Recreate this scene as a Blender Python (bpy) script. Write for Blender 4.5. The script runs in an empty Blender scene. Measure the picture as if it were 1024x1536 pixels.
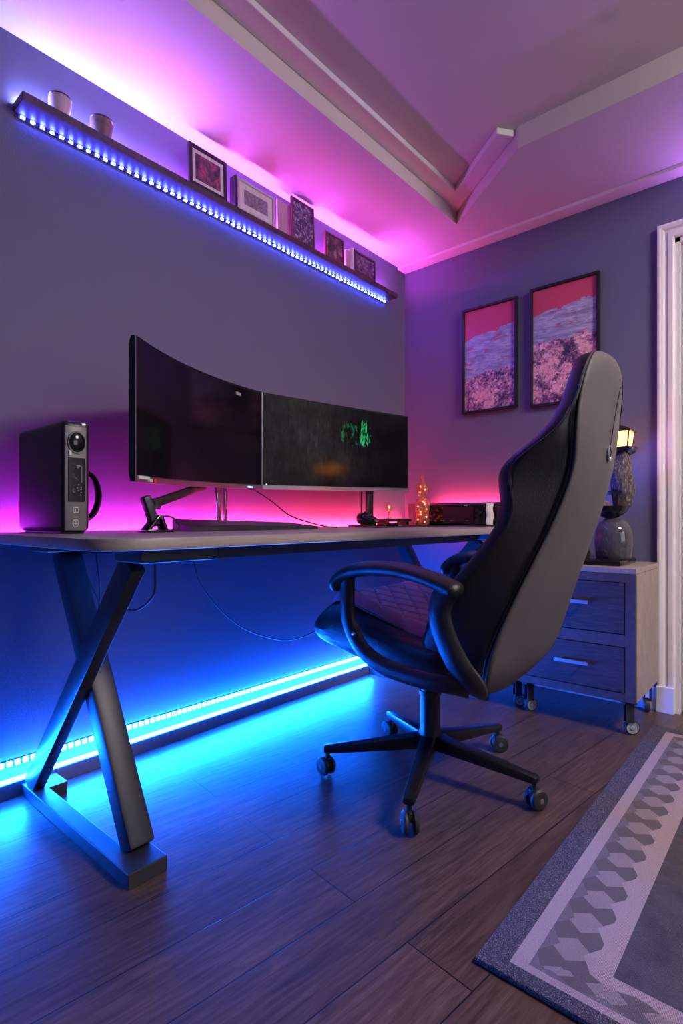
import bpy, bmesh, math, random
from mathutils import Vector, Matrix
random.seed(7)
PI = math.pi
col = bpy.context.scene.collection
SC = bpy.context.scene

# ------------------------------------------------------------------ materials
def mat(name, color, rough=.5, metal=0, spec=.5, noise=None, bump=None, coat=0, trans=0, sheen=0, emit=None, ior=1.45):
    """noise=(scale, amount) varies the colour; bump=(scale, strength) roughens the surface"""
    m = bpy.data.materials.new(name); m.use_nodes = True
    nt = m.node_tree; b = nt.nodes['Principled BSDF']
    b.inputs['Base Color'].default_value = (*color, 1)
    b.inputs['Roughness'].default_value = rough
    b.inputs['Metallic'].default_value = metal
    b.inputs['Specular IOR Level'].default_value = spec
    b.inputs['Coat Weight'].default_value = coat
    b.inputs['Transmission Weight'].default_value = trans
    b.inputs['Sheen Weight'].default_value = sheen
    b.inputs['IOR'].default_value = ior
    if emit:
        b.inputs['Emission Color'].default_value = (*emit[0], 1); b.inputs['Emission Strength'].default_value = emit[1]
    tc = nt.nodes.new('ShaderNodeTexCoord')
    if noise:
        n = nt.nodes.new('ShaderNodeTexNoise'); n.inputs['Scale'].default_value = noise[0]; n.inputs['Detail'].default_value = 5
        nt.links.new(tc.outputs['Object'], n.inputs['Vector'])
        r = nt.nodes.new('ShaderNodeMapRange'); r.inputs['From Min'].default_value = .3; r.inputs['From Max'].default_value = .7
        r.inputs['To Min'].default_value = 1-noise[1]; r.inputs['To Max'].default_value = 1+noise[1]
        nt.links.new(n.outputs['Fac'], r.inputs['Value'])
        mx = nt.nodes.new('ShaderNodeMix'); mx.data_type = 'RGBA'; mx.blend_type = 'MULTIPLY'; mx.inputs[0].default_value = 1
        mx.inputs[6].default_value = (*color, 1); nt.links.new(r.outputs[0], mx.inputs[7])
        nt.links.new(mx.outputs[2], b.inputs['Base Color'])
    if bump:
        n2 = nt.nodes.new('ShaderNodeTexNoise'); n2.inputs['Scale'].default_value = bump[0]; n2.inputs['Detail'].default_value = 3
        nt.links.new(tc.outputs['Object'], n2.inputs['Vector'])
        bp = nt.nodes.new('ShaderNodeBump'); bp.inputs['Strength'].default_value = bump[1]; bp.inputs['Distance'].default_value = .002
        nt.links.new(n2.outputs['Fac'], bp.inputs['Height']); nt.links.new(bp.outputs[0], b.inputs['Normal'])
    return m

class G:
    """tiny helper to write node graphs"""
    def __init__(s, m): s.m = m; s.nt = m.node_tree; s.b = s.nt.nodes['Principled BSDF']
    def n(s, t, **k):
        o = s.nt.nodes.new(t)
        for a, v in k.items(): setattr(o, a, v)
        return o
    def l(s, a, b): s.nt.links.new(a, b)
    def math(s, op, a, b=0, c=None, clamp=False):
        o = s.n('ShaderNodeMath', operation=op); o.use_clamp = clamp
        for i, v in enumerate((a, b, c)):
            if v is None: continue
            if isinstance(v, (int, float)): o.inputs[i].default_value = v
            else: s.l(v, o.inputs[i])
        return o.outputs[0]
    def mix(s, f, a, b, mode='MIX'):
        o = s.n('ShaderNodeMix', data_type='RGBA', blend_type=mode)
        for i, v in ((0, f), (6, a), (7, b)):
            if isinstance(v, (int, float)): o.inputs[i].default_value = v
            elif isinstance(v, tuple): o.inputs[i].default_value = (*v, 1)
            else: s.l(v, o.inputs[i])
        return o.outputs[2]
    def noise(s, vec, scale, detail=4, rough=.5, dist=0):
        o = s.n('ShaderNodeTexNoise'); o.inputs['Scale'].default_value = scale; o.inputs['Detail'].default_value = detail
        o.inputs['Roughness'].default_value = rough; o.inputs['Distortion'].default_value = dist
        s.l(vec, o.inputs['Vector']); return o.outputs['Fac']
    def obj(s): return s.n('ShaderNodeTexCoord').outputs['Object']
    def sep(s, v):
        o = s.n('ShaderNodeSeparateXYZ'); s.l(v, o.inputs[0]); return o.outputs
    def mapping(s, v, scale=(1,1,1), rot=(0,0,0), loc=(0,0,0)):
        o = s.n('ShaderNodeMapping'); o.inputs['Scale'].default_value = scale; o.inputs['Rotation'].default_value = rot
        o.inputs['Location'].default_value = loc; s.l(v, o.inputs[0]); return o.outputs[0]
    def ramp(s, f, stops, interp='LINEAR'):
        o = s.n('ShaderNodeValToRGB'); cr = o.color_ramp; cr.interpolation = interp
        while len(cr.elements) < len(stops): cr.elements.new(.5)
        for e, (p, c) in zip(cr.elements, stops): e.position = p; e.color = (*c, 1)
        s.l(f, o.inputs[0]); return o.outputs[0]
    def bump(s, h, st=.3, d=.002):
        o = s.n('ShaderNodeBump'); o.inputs['Strength'].default_value = st; o.inputs['Distance'].default_value = d
        s.l(h, o.inputs['Height']); s.l(o.outputs[0], s.b.inputs['Normal'])

M = {}
M['wall'] = mat('wall_paint', (.118, .124, .20), .65, bump=(180, .35))
M['ceiling'] = mat('ceiling_paint', (.58, .55, .56), .85)
M['taupe'] = mat('tray_paint', (.62, .56, .50), .8)
M['tray'] = mat('tray_ceiling_paint', (.62, .57, .57), .85)
M['trim'] = mat('white_trim', (.72, .68, .70), .45)
M['door'] = mat('cream_door', (.62, .56, .52), .4)
M['blackmetal'] = mat('black_powder_coat', (.035, .037, .045), .38, .3, bump=(900, .15))
M['basemetal'] = mat('chair_base_metal', (.012, .012, .014), .28, .2)
M['beam'] = mat('black_beam', (.03, .032, .04), .45)
M['leather'] = mat('black_leather', (.014, .014, .016), .34, 0, .6, bump=(420, .45))
M['backpanel'] = mat('soft_grey_black_leather', (.072, .065, .060), .5, 0, .5, noise=(6, .12), bump=(600, .5))
M['piping'] = mat('black_piping', (.006, .006, .008), .4)
M['plastic'] = mat('black_plastic', (.015, .015, .017), .4)
M['gloss'] = mat('gloss_black_plastic', (.008, .008, .01), .12)
M['chrome'] = mat('chrome', (.75, .75, .78), .14, 1)
M['steel'] = mat('brushed_steel', (.45, .42, .44), .32, 1)
M['rubber'] = mat('wheel_rubber', (.02, .02, .022), .55)
M['wheelgrey'] = mat('grey_wheel', (.35, .35, .38), .4)
M['capgrey'] = mat('cap_grey', (.12, .12, .13), .4)
M['greyface'] = mat('grey_face', (.17, .16, .16), .45, .2, noise=(30, .1))
M['light_mark'] = mat('pale_mark', (.6, .58, .55), .5)
M['cable'] = mat('cable_rubber', (.01, .01, .012), .5)
M['paper'] = mat('paper', (.7, .68, .66), .8, noise=(40, .08))
M['shelf'] = mat('dark_shelf_wood', (.05, .035, .05), .45, noise=(25, .2))
M['shelfunder'] = M['shelf']
M['glass'] = mat('clear_glass', (.95, .97, .98), .03, trans=1)
M['smokeglass'] = mat('smoked_glass', (.35, .34, .36), .05, trans=.85)
M['straw'] = mat('straw', (.62, .36, .15), .9, noise=(60, .5), bump=(200, 1))
M['bark'] = None
M['mauve'] = mat('mauve_card', (.45, .3, .38), .7)
M['handle'] = mat('satin_handle', (.55, .5, .58), .35, .9)
M['clay'] = mat('pale_clay', (.5, .42, .44), .7, noise=(30, .15))
M['darkbowl'] = mat('dark_brown_bowl', (.14, .09, .09), .55, noise=(40, .3))

def led(name, c, s): return mat(name, (.02, .02, .02), .5, emit=(c, s))
BLUE = (.02, .22, 1.0)
M['led_floor'] = led('floor_diode', (.004, .11, 1.0), 540)
M['led_tube'] = led('floor_tube', (.004, .11, 1.0), 430)
M['led_shelf'] = led('shelf_diode', (.05, .08, 1.0), 260)

def gradient_led(name, stops, strength, x0, x1):
    m = mat(name, (.02, .02, .02), .5); g = G(m)
    x = g.sep(g.obj())[0]
    f = g.math('DIVIDE', g.math('SUBTRACT', x, x0), x1-x0, clamp=True)
    c = g.ramp(f, stops); g.l(c, g.b.inputs['Emission Color'])
    g.b.inputs['Emission Strength'].default_value = strength
    return m
M['led_top'] = gradient_led('ledge_top_led', [(0, (.30, .32, 1)), (.12, (.36, .28, 1)), (.3, (.52, .11, 1)), (.55, (.64, .09, .92)), (1, (.68, .09, .82))], 300, .56, 2.36)
M['led_desk'] = gradient_led('desk_back_led', [(0, (.62, .02, .8)), (.2, (.85, .03, .6)), (.42, (1, .03, .28)), (.65, (1, .035, .10)), (1, (1, .05, .12))], 240, .46, 2.5)

M['led_end'] = led('end_wall_led', (1, .04, .12), 200)
# wood floor
m = mat('wood_floor', (.1, .07, .06), .33); g = G(m)
v = g.mapping(g.obj(), rot=(0, 0, math.radians(7)))
br = g.n('ShaderNodeTexBrick'); br.offset = .37
br.inputs['Scale'].default_value = 1; br.inputs['Brick Width'].default_value = 2.2; br.inputs['Row Height'].default_value = .142
br.inputs['Mortar Size'].default_value = .0016; br.inputs['Mortar Smooth'].default_value = .1
br.inputs['Color1'].default_value = (.3, .3, .3, 1); br.inputs['Color2'].default_value = (.8, .8, .8, 1); br.inputs['Mortar'].default_value = (0, 0, 0, 1)
g.l(g.mapping(v, loc=(.62, .045, 0)), br.inputs['Vector'])
grain = g.noise(g.mapping(v, scale=(1.3, 16, 1)), 6, 8, .65, .6)
fine = g.noise(g.mapping(v, scale=(3, 90, 1)), 9, 4, .6)
blot = g.noise(g.mapping(v, scale=(1, 3, 1)), 2.2, 3)
base = g.ramp(grain, [(.3, (.040, .025, .020)), (.5, (.095, .063, .052)), (.7, (.16, .11, .09))])
base = g.mix(.45, base, g.ramp(fine, [(.3, (.35, .35, .35)), (.7, (1.2, 1.2, 1.2))]), 'MULTIPLY')
base = g.mix(.5, base, g.ramp(blot, [(.3, (.6, .6, .6)), (.7, (1.25, 1.2, 1.2))]), 'MULTIPLY')
base = g.mix(.45, base, br.outputs['Color'], 'MULTIPLY')
base = g.mix(br.outputs['Fac'], base, (.008, .005, .005))
base = g.mix(1.0, base, (1.18, 1.10, 1.12), 'MULTIPLY')
g.l(base, g.b.inputs['Base Color'])
g.l(g.math('MULTIPLY_ADD', fine, .2, .24), g.b.inputs['Roughness'])
g.bump(g.math('SUBTRACT', g.math('MULTIPLY', fine, .18), br.outputs['Fac']), .35, .0015)
M['floor'] = m

def wood(name, c1, c2, rough, axis_scale, sc=8):
    m = mat(name, c1, rough); g = G(m)
    f = g.noise(g.mapping(g.obj(), scale=axis_scale), sc, 7, .65, .8)
    g.l(g.ramp(f, [(.3, c1), (.7, c2)]), g.b.inputs['Base Color']); g.bump(f, .25, .001)
    return m
M['desktop'] = wood('taupe_desk_laminate', (.25, .21, .195), (.36, .30, .275), .42, (1.5, 30, 30), 5)
M['cab_dark'] = wood('dark_stained_oak', (.02, .013, .018), (.075, .052, .062), .5, (20, 2, 26), 5)
M['cab_top'] = wood('taupe_cabinet_laminate', (.24, .19, .165), (.34, .275, .235), .5, (6, 30, 3), 4)
M['cab_frame'] = wood('dark_cabinet_frame', (.05, .036, .042), (.09, .065, .075), .5, (10, 10, 10), 4)

# bark / knitted sculpture
m = mat('rough_bark', (.1, .08, .07), .8); g = G(m)
f = g.noise(g.mapping(g.obj(), scale=(1, 1, .35)), 160, 5, .7)
g.l(g.ramp(f, [(.35, (.02, .015, .014)), (.55, (.12, .09, .085)), (.72, (.5, .42, .4))]), g.b.inputs['Base Color']); g.bump(f, 1, .004)
M['bark'] = m

# rug (object coords: x along the long edge from near-left corner, y away from the back wall)
RX0, RY1 = .879, .451
m = mat('woven_rug', (.3, .3, .3), .95, sheen=0); g = G(m)
co = g.obj(); s = g.sep(co); X, Y = s[0], s[1]
dx = g.math('MULTIPLY', g.math('SUBTRACT', X, RX0), 1.75); dy = g.math('SUBTRACT', RY1, Y)
dfar = g.math('MULTIPLY', g.math('SUBTRACT', 2.312, X), 1.0)
d = g.math('MINIMUM', g.math('MINIMUM', dx, dy), dfar)
isx = g.math('LESS_THAN', dx, dy)
al = g.math('ADD', g.math('MULTIPLY', isx, Y), g.math('MULTIPLY', g.math('SUBTRACT', 1, isx), X))
per = .084
a = g.math('DIVIDE', g.math('PINGPONG', al, per/2), per/2)
vv = g.math('DIVIDE', g.math('SUBTRACT', d, .082), .082)
hexa = g.math('LESS_THAN', g.math('ADD', a, g.math('MULTIPLY', g.math('ABSOLUTE', g.math('SUBTRACT', vv, .52)), 1.5)), .78)
rowcol = g.mix(hexa, (.24, .18, .165), (.50, .38, .335))
tri = g.math('LESS_THAN', g.math('ADD', a, g.math('MULTIPLY', vv, 3.2)), .85)
rowcol = g.mix(tri, rowcol, (.31, .24, .235))
scal = g.math('MULTIPLY', g.math('GREATER_THAN', vv, g.math('MULTIPLY_ADD', a, .3, .78)), 1)
rowcol = g.mix(scal, rowcol, (.68, .51, .455))
LIGHT = (.70, .52, .46)
weave = g.n('ShaderNodeTexWave', wave_type='BANDS', bands_direction='DIAGONAL'); weave.inputs['Scale'].default_value = 95; weave.inputs['Distortion'].default_value = 1.2
weave.inputs['Detail'].default_value = 1
g.l(co, weave.inputs['Vector'])
vor = g.n('ShaderNodeTexVoronoi'); vor.inputs['Scale'].default_value = 430; g.l(co, vor.inputs['Vector'])
speck = g.math('LESS_THAN', vor.outputs['Distance'], .33)
border = g.mix(speck, (.10, .08, .085), (.42, .34, .34))
c = g.mix(g.math('GREATER_THAN', d, .052), border, LIGHT)
c = g.mix(g.math('GREATER_THAN', d, .080), c, rowcol)
c = g.mix(g.math('GREATER_THAN', d, .166), c, LIGHT)
fieldn = g.noise(g.mapping(co, scale=(1, 1, 1)), 14, 6, .7)
field = g.ramp(fieldn, [(.3, (.09, .072, .075)), (.7, (.19, .155, .155))])
c = g.mix(g.math('GREATER_THAN', d, .198), c, field)
w2 = g.n('ShaderNodeTexWave', wave_type='BANDS', bands_direction='Y'); w2.inputs['Scale'].default_value = 150; w2.inputs['Distortion'].default_value = 2.5
w2.inputs['Detail Scale'].default_value = 3; g.l(co, w2.inputs['Vector'])
c = g.mix(.45, c, g.ramp(w2.outputs['Fac'], [(0, (.45, .45, .45)), (.6, (1.15, 1.15, 1.15))]), 'MULTIPLY')
fz = g.noise(co, 420, 2)
c = g.mix(.35, c, g.ramp(fz, [(.3, (.5, .5, .5)), (.7, (1.3, 1.3, 1.3))]), 'MULTIPLY')
g.l(c, g.b.inputs['Base Color']); g.bump(g.math('ADD', g.math('ADD', w2.outputs['Fac'], fz), vor.outputs['Distance']), .9, .004)
M['rug'] = m

# artworks on the right wall: object coords y across, z up
def art(name, seed, split1, split2):
    m = mat(name, (.5, .3, .4), .35); g = G(m)
    co = g.mapping(g.obj(), loc=(seed, seed*.7, 0)); s = g.sep(g.obj()); Z = s[2]; Yc = s[1]
    wob = g.noise(g.mapping(co, scale=(1, 4, 6)), 2.2, 5, .6)
    h = g.math('ADD', Z, g.math('MULTIPLY_ADD', wob, .10, -.05))
    h = g.math('ADD', h, g.math('MULTIPLY', Yc, .12))
    red = (.62, .075, .13)
    streak = g.noise(g.mapping(co, scale=(1, 3, 14)), 4, 7, .7, 1.2)
    sky = g.ramp(streak, [(.34, (.22, .16, .27)), (.5, (.36, .34, .52)), (.64, (.60, .54, .66))])
    slash = g.math('GREATER_THAN', g.noise(g.mapping(co, scale=(1, 3, 11), rot=(.3, 0, 0)), 2.6, 3, .6, .5), .63)
    sky = g.mix(g.math('MULTIPLY', slash, .7), sky, (.42, .05, .10))
    gr = g.noise(co, 70, 8, .8, .5); big = g.noise(co, 11, 4, .6)
    spk = g.math('ADD', g.math('MULTIPLY', gr, .6), g.math('MULTIPLY', big, .45))
    bush = g.ramp(spk, [(.44, (.02, .02, .06)), (.50, (.20, .09, .17)), (.54, (.65, .28, .36)), (.60, (.95, .68, .72))])
    pk = g.mix(g.math('GREATER_THAN', big, .58), bush, (.75, .22, .25))
    pk = g.mix(.45, bush, pk)
    c = g.mix(g.math('GREATER_THAN', h, split1), sky, red)
    edge = g.math('ADD', h, g.math('MULTIPLY_ADD', g.noise(co, 30, 5, .7), .09, -.045))
    c = g.mix(g.math('LESS_THAN', edge, split2), c, pk)
    g.l(c, g.b.inputs['Base Color'])
    return m
M['art1'] = art('abstract_print_one', 1.3, 1.86, 1.66)
M['art2'] = art('abstract_print_two', 5.1, 1.86, 1.70)

def small_art(name, seed, c1, c2, c3, sc=60):
    m = mat(name, c1, .4); g = G(m)
    f = g.noise(g.mapping(g.obj(), loc=(seed, seed, seed)), sc, 5, .65, .5)
    g.l(g.ramp(f, [(.38, c1), (.52, c2), (.68, c3)]), g.b.inputs['Base Color']); return m
M['sa_red'] = small_art('print_dark_red', 1, (.02, .01, .03), (.12, .06, .1), (.6, .08, .12), 30)
M['sa_grey'] = small_art('print_grey_foliage', 2, (.12, .1, .16), (.22, .2, .27), (.38, .35, .42), 130)
M['sa_blue'] = small_art('print_blue_flowers', 3, (.01, .015, .05), (.05, .06, .14), (.6, .5, .5), 70)
M['sa_dusk'] = small_art('print_dusk', 4, (.03, .015, .03), (.1, .06, .08), (.5, .3, .32), 25)
M['sa_night'] = small_art('print_night', 5, (.015, .015, .04), (.08, .06, .12), (.3, .25, .35), 60)

# monitor picture: dark forest, faint
def screen(name, forest):
    m = mat(name, (.003, .003, .004), .09, coat=0, spec=.35); g = G(m)
    co = g.obj(); s = g.sep(co)
    if forest:
        n1 = g.noise(g.mapping(co, scale=(1, 1, .35)), 60, 8, .75, 1); n2 = g.noise(co, 5, 3, .6)
        f = g.math('MULTIPLY', g.ramp_f(n1, .42, .8) if hasattr(g, 'ramp_f') else n1, n2)
        c = g.ramp(f, [(.2, (0, 0, 0)), (.34, (.012, .013, .013)), (.5, (.06, .062, .06))])
        # fades towards the right end of the picture
        rx = g.math('SUBTRACT', 1, g.math('DIVIDE', g.math('SUBTRACT', s[0], 0.0), .85), clamp=True)
        c = g.mix(1.0, c, g.ramp(rx, [(.15, (.15, .15, .15)), (.7, (1, 1, 1))]), 'MULTIPLY')
        d1 = g.n('ShaderNodeVectorMath', operation='DISTANCE'); g.l(g.mapping(co, scale=(1.6, 0, 1)), d1.inputs[0]); d1.inputs[1].default_value = (.545*1.6, 0, 1.165)
        d2 = g.n('ShaderNodeVectorMath', operation='DISTANCE'); g.l(g.mapping(co, scale=(.8, 0, 1)), d2.inputs[0]); d2.inputs[1].default_value = (.46*.8, 0, 1.15)
        gl = g.math('MULTIPLY', g.math('LESS_THAN', d1.outputs['Value'], .06), g.math('GREATER_THAN', n1, .53))
        g2 = g.math('MULTIPLY', g.math('MULTIPLY', g.math('LESS_THAN', d2.outputs['Value'], .05), g.math('GREATER_THAN', n1, .55)), .25)
        c = g.mix(g.math('ADD', gl, g2, clamp=True), c, (.01, .5, .16))
    else:
        n1 = g.noise(g.mapping(co, scale=(1, 1, 1.2)), 4, 2, .5)
        c = g.ramp(n1, [(.4, (.001, .0006, .001)), (.65, (.006, .002, .004))])
    if forest: g.b.inputs['Specular IOR Level'].default_value = .22; g.b.inputs['Roughness'].default_value = .14
    g.l(c, g.b.inputs['Emission Color']); g.b.inputs['Emission Strength'].default_value = .85
    return m
M['screen_dark'] = screen('dark_screen', False)
M['screen_forest'] = screen('forest_screen', True)

# ------------------------------------------------------------------ mesh helpers
class MB:
    def __init__(s): s.bm = bmesh.new()
    def _new(s, verts, faces, mtx=None):
        vs = [s.bm.verts.new(mtx @ Vector(v) if mtx else Vector(v)) for v in verts]
        for f in faces:
            try: s.bm.faces.new([vs[i] for i in f])
            except ValueError: pass
        return vs
    def box(s, lo, hi, bevel=0, seg=2, mtx=None):
        t = bmesh.new(); bmesh.ops.create_cube(t, size=1)
        for v in t.verts:
            v.co = Vector([(lo[i]+hi[i])/2 + v.co[i]*(hi[i]-lo[i]) for i in range(3)])
        if bevel: bmesh.ops.bevel(t, geom=t.edges[:]+t.verts[:], offset=bevel, segments=seg, affect='EDGES', profile=.5)
        s.merge(t, mtx); return s
    def merge(s, t, mtx=None):
        if mtx: bmesh.ops.transform(t, matrix=mtx, verts=t.verts)
        me = bpy.data.meshes.new('t'); t.to_mesh(me); t.free(); s.bm.from_mesh(me); bpy.data.meshes.remove(me)
    def beam(s, p0, p1, w, h, up=(0,0,1), bevel=0, w1=None, h1=None):
        """box-section bar p0->p1; w across, h along 'up'"""
        p0, p1 = Vector(p0), Vector(p1); d = (p1-p0).normalized(); up = Vector(up)
        sd = d.cross(up).normalized(); u = sd.cross(d).normalized()
        w1 = w1 or w; h1 = h1 or h
        t = bmesh.new(); vs = []
        for p, ww, hh in ((p0, w, h), (p1, w1, h1)):
            for a, b in ((-1,-1),(1,-1),(1,1),(-1,1)): vs.append(t.verts.new(p+sd*a*ww/2+u*b*hh/2))
        for f in ((0,1,2,3),(7,6,5,4),(0,4,5,1),(1,5,6,2),(2,6,7,3),(3,7,4,0)): t.faces.new([vs[i] for i in f])
        bmesh.ops.recalc_face_normals(t, faces=t.faces)
        if bevel: bmesh.ops.bevel(t, geom=t.edges[:]+t.verts[:], offset=bevel, segments=2, affect='EDGES', profile=.5)
        s.merge(t); return s
    def lathe(s, prof, n=32, mtx=None):
        vs = []; fs = []; k = len(prof)
        for i in range(n):
            a = 2*PI*i/n
            for r, z in prof: vs.append((r*math.cos(a), r*math.sin(a), z))
        for i in range(n):
            j = (i+1) % n
            for q in range(k-1): fs.append((i*k+q, j*k+q, j*k+q+1, i*k+q+1))
        V = s._new(vs, fs, mtx)
        for q, flip in ((0, True), (k-1, False)):
            if prof[q][0] > 1e-5:
                ring = [V[i*k+q] for i in range(n)]
                s.bm.faces.new(ring[::-1] if flip else ring)
        bmesh.ops.remove_doubles(s.bm, verts=V, dist=1e-6)
        return s
    def cyl(s, p0, p1, r0, r1=None, n=24):
        p0, p1 = Vector(p0), Vector(p1); d = p1-p0
        mtx = Matrix.Translation(p0) @ d.to_track_quat('Z', 'Y').to_matrix().to_4x4()
        r1 = r0 if r1 is None else r1
        return s.lathe([(r0, 0), (r1, d.length)], n, mtx)
    def tube(s, pts, r, n=8, closed=False, sx=1, sy=1, up=(1,0,0)):
        """sweep an (elliptic) section; r may be a list. sx scales along the side vector (dir x up), sy along up"""
        P = [Vector(p) for p in pts]; N = len(P); vs = []
        for i in range(N):
            a = P[(i-1) % N] if (closed or i) else P[0]; b = P[(i+1) % N] if (closed or i < N-1) else P[-1]
            d = (b-a).normalized(); U = Vector(up)
            if abs(d.dot(U)) > .95: U = Vector((0, .3, 1)).normalized()
            sd = d.cross(U).normalized(); u = sd.cross(d).normalized()
            rr = r[i] if isinstance(r, (list, tuple)) else r
            for q in range(n):
                t = 2*PI*q/n + PI/n
                vs.append(P[i]+sd*math.cos(t)*rr*sx+u*math.sin(t)*rr*sy)
        fs = []
        for i in range(N if closed else N-1):
            j = (i+1) % N
            for q in range(n): fs.append((i*n+q, i*n+(q+1) % n, j*n+(q+1) % n, j*n+q))
        if not closed: fs += [tuple(range(n))[::-1], tuple((N-1)*n+q for q in range(n))]
        s._new(vs, fs); return s
    def prism(s, poly, axis, lo, hi, bevel=0):
        """extrude a 2-D polygon; axis 'x': poly=(y,z); 'y': (x,z); 'z': (x,y)"""
        t = bmesh.new()
        def P(a, b, c): return {'x': (c, a, b), 'y': (a, c, b), 'z': (a, b, c)}[axis]
        A = [t.verts.new(P(a, b, lo)) for a, b in poly]; B = [t.verts.new(P(a, b, hi)) for a, b in poly]
        t.faces.new(A); t.faces.new(B[::-1])
        for i in range(len(poly)):
            j = (i+1) % len(poly); t.faces.new((A[j], A[i], B[i], B[j]))
        bmesh.ops.recalc_face_normals(t, faces=t.faces)
        if bevel: bmesh.ops.bevel(t, geom=t.edges[:]+t.verts[:], offset=bevel, segments=2, affect='EDGES', profile=.5)
        s.merge(t); return s
    def grid(s, rows, closed=False, cap=False):
        """rows of equal-length point lists"""
        k = len(rows[0]); vs = [p for r in rows for p in r]; fs = []
        for i in range(len(rows)-1):
            for q in range(k if closed else k-1):
                w = (q+1) % k; fs.append((i*k+q, i*k+w, (i+1)*k+w, (i+1)*k+q))
        if cap: fs += [tuple(range(k))[::-1], tuple((len(rows)-1)*k+q for q in range(k))]
        s._new(vs, fs); return s
    def build(s, name, m, parent=None, smooth=True, sub=0, loc=None, angle=40):
        bmesh.ops.recalc_face_normals(s.bm, faces=s.bm.faces)
        me = bpy.data.meshes.new(name); s.bm.to_mesh(me); s.bm.free()
        me.materials.append(m)
        if smooth:
            me.polygons.foreach_set('use_smooth', [True]*len(me.polygons))
            try: me.set_sharp_from_angle(angle=math.radians(angle))
            except Exception: pass
        o = bpy.data.objects.new(name, me); col.objects.link(o)
        if parent: o.parent = parent
        if loc: o.location = loc
        if sub:
            md = o.modifiers.new('Subdivision', 'SUBSURF'); md.levels = sub; md.render_levels = sub
        return o

def tag(o, label=None, cat=None, group=None, kind=None):
    if label: o['label'] = label
    if cat: o['category'] = cat
    if group: o['group'] = group
    if kind: o['kind'] = kind
    return o
def empty(name, loc, label, cat, rz=0, group=None):
    o = bpy.data.objects.new(name, None); o.location = loc; o.rotation_euler.z = rz; o.empty_display_size = .05
    col.objects.link(o); return tag(o, label, cat, group)
def struct(o): o['kind'] = 'structure'; return o
def smoothpath(pts, n=8, closed=False):
    """Catmull-Rom through points"""
    P = [Vector(p) for p in pts]; N = len(P); out = []
    for i in range(N if closed else N-1):
        p0 = P[(i-1) % N] if (closed or i) else P[0]; p1 = P[i]; p2 = P[(i+1) % N]
        p3 = P[(i+2) % N] if (closed or i < N-2) else P[-1]
        for q in range(n):
            t = q/n
            out.append(.5*((2*p1)+(p2-p0)*t+(2*p0-5*p1+4*p2-p3)*t*t+(3*p1-p0-3*p2+p3)*t**3))
    if not closed: out.append(P[-1])
    return out

# ------------------------------------------------------------------ room
WY, WX = 1.724, 2.536           # wall planes
BX, BY = -1.5, -2.3             # room ends behind the camera
CZ, TZ = 2.168, 2.25            # ceiling border, tray ceiling
T = .1
struct(MB().box((BX-T, BY-T, -.1), (WX+T, WY+T, 0)).build('floor', M['floor'], smooth=False))
struct(MB().box((BX-T, WY, 0), (WX+T, WY+T, TZ+.1)).build('wall_left', M['wall'], smooth=False))
DY0, DY1, DZ = -.40, .416, 1.915
b = MB(); b.box((WX, DY1, 0), (WX+T, WY, TZ+.1)); b.box((WX, BY, 0), (WX+T, DY0, TZ+.1)); b.box((WX, DY0, DZ), (WX+T, DY1, TZ+.1))
struct(b.build('wall_right', M['wall'], smooth=False))
struct(MB().box((BX-T, BY, 0), (BX, WY, TZ+.1)).build('wall_far_left', M['wall'], smooth=False))
# back wall, with a window opening added out of view for fill light
WX0, WX1, WZ0, WZ1 = .55, 2.05, .75, 1.95
b = MB(); b.box((BX, BY-T, 0), (WX0, BY, TZ+.1)); b.box((WX1, BY-T, 0), (WX, BY, TZ+.1))
b.box((WX0, BY-T, 0), (WX1, BY, WZ0)); b.box((WX0, BY-T, WZ1), (WX1, BY, TZ+.1))
struct(b.build('wall_back', M['wall'], smooth=False))
wf = MB()
for lo, hi in (((WX0, BY-.06, WZ0), (WX1, BY+.015, WZ0+.05)), ((WX0, BY-.06, WZ1-.05), (WX1, BY+.015, WZ1)), ((WX0, BY-.06, WZ0), (WX0+.05, BY+.015, WZ1)),
               ((WX1-.05, BY-.06, WZ0), (WX1, BY+.015, WZ1)), ((1.275, BY-.05, WZ0), (1.325, BY+.005, WZ1))): wf.box(lo, hi)
wo = struct(wf.build('added_window_1', M['trim'], smooth=False))
MB().box((WX0, BY-.04, WZ0), (WX1, BY-.036, WZ1)).build('added_window_pane', M['glass'], wo, smooth=False)

# ceiling border with the raised tray
A_, B_, C_, D_ = (BX-T, WY+T), (WX+T, WY+T), (WX+T, BY-T), (BX-T, BY-T)
a_, b_, c_, d_, e_ = (-1.0, 1.262), (2.285, 1.262), (1.965, .83), (1.965, -1.8), (-1.0, -1.8)
b = MB()
def quad(*p): b._new([(x, y, CZ) for x, y in p], [tuple(range(len(p)))])
quad(A_, B_, b_, a_); quad(B_, C_, d_, c_, b_); quad(C_, D_, e_, d_); quad(D_, A_, a_, e_)
struct(b.build('ceiling', M['ceiling'], smooth=False))
b = MB(); inner = [a_, b_, c_, d_, e_]
b._new([(x, y, CZ) for x, y in inner]+[(x, y, TZ) for x, y in inner], [(i, (i+1) % 5, 5+(i+1) % 5, 5+i) for i in range(5)])
struct(b.build('trim_1', M['taupe'], smooth=False))
b = MB(); b._new([(x, y, TZ) for x, y in inner], [(0, 1, 2, 3, 4)])
struct(b.build('ceiling_tray', M['tray'], smooth=False))
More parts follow.
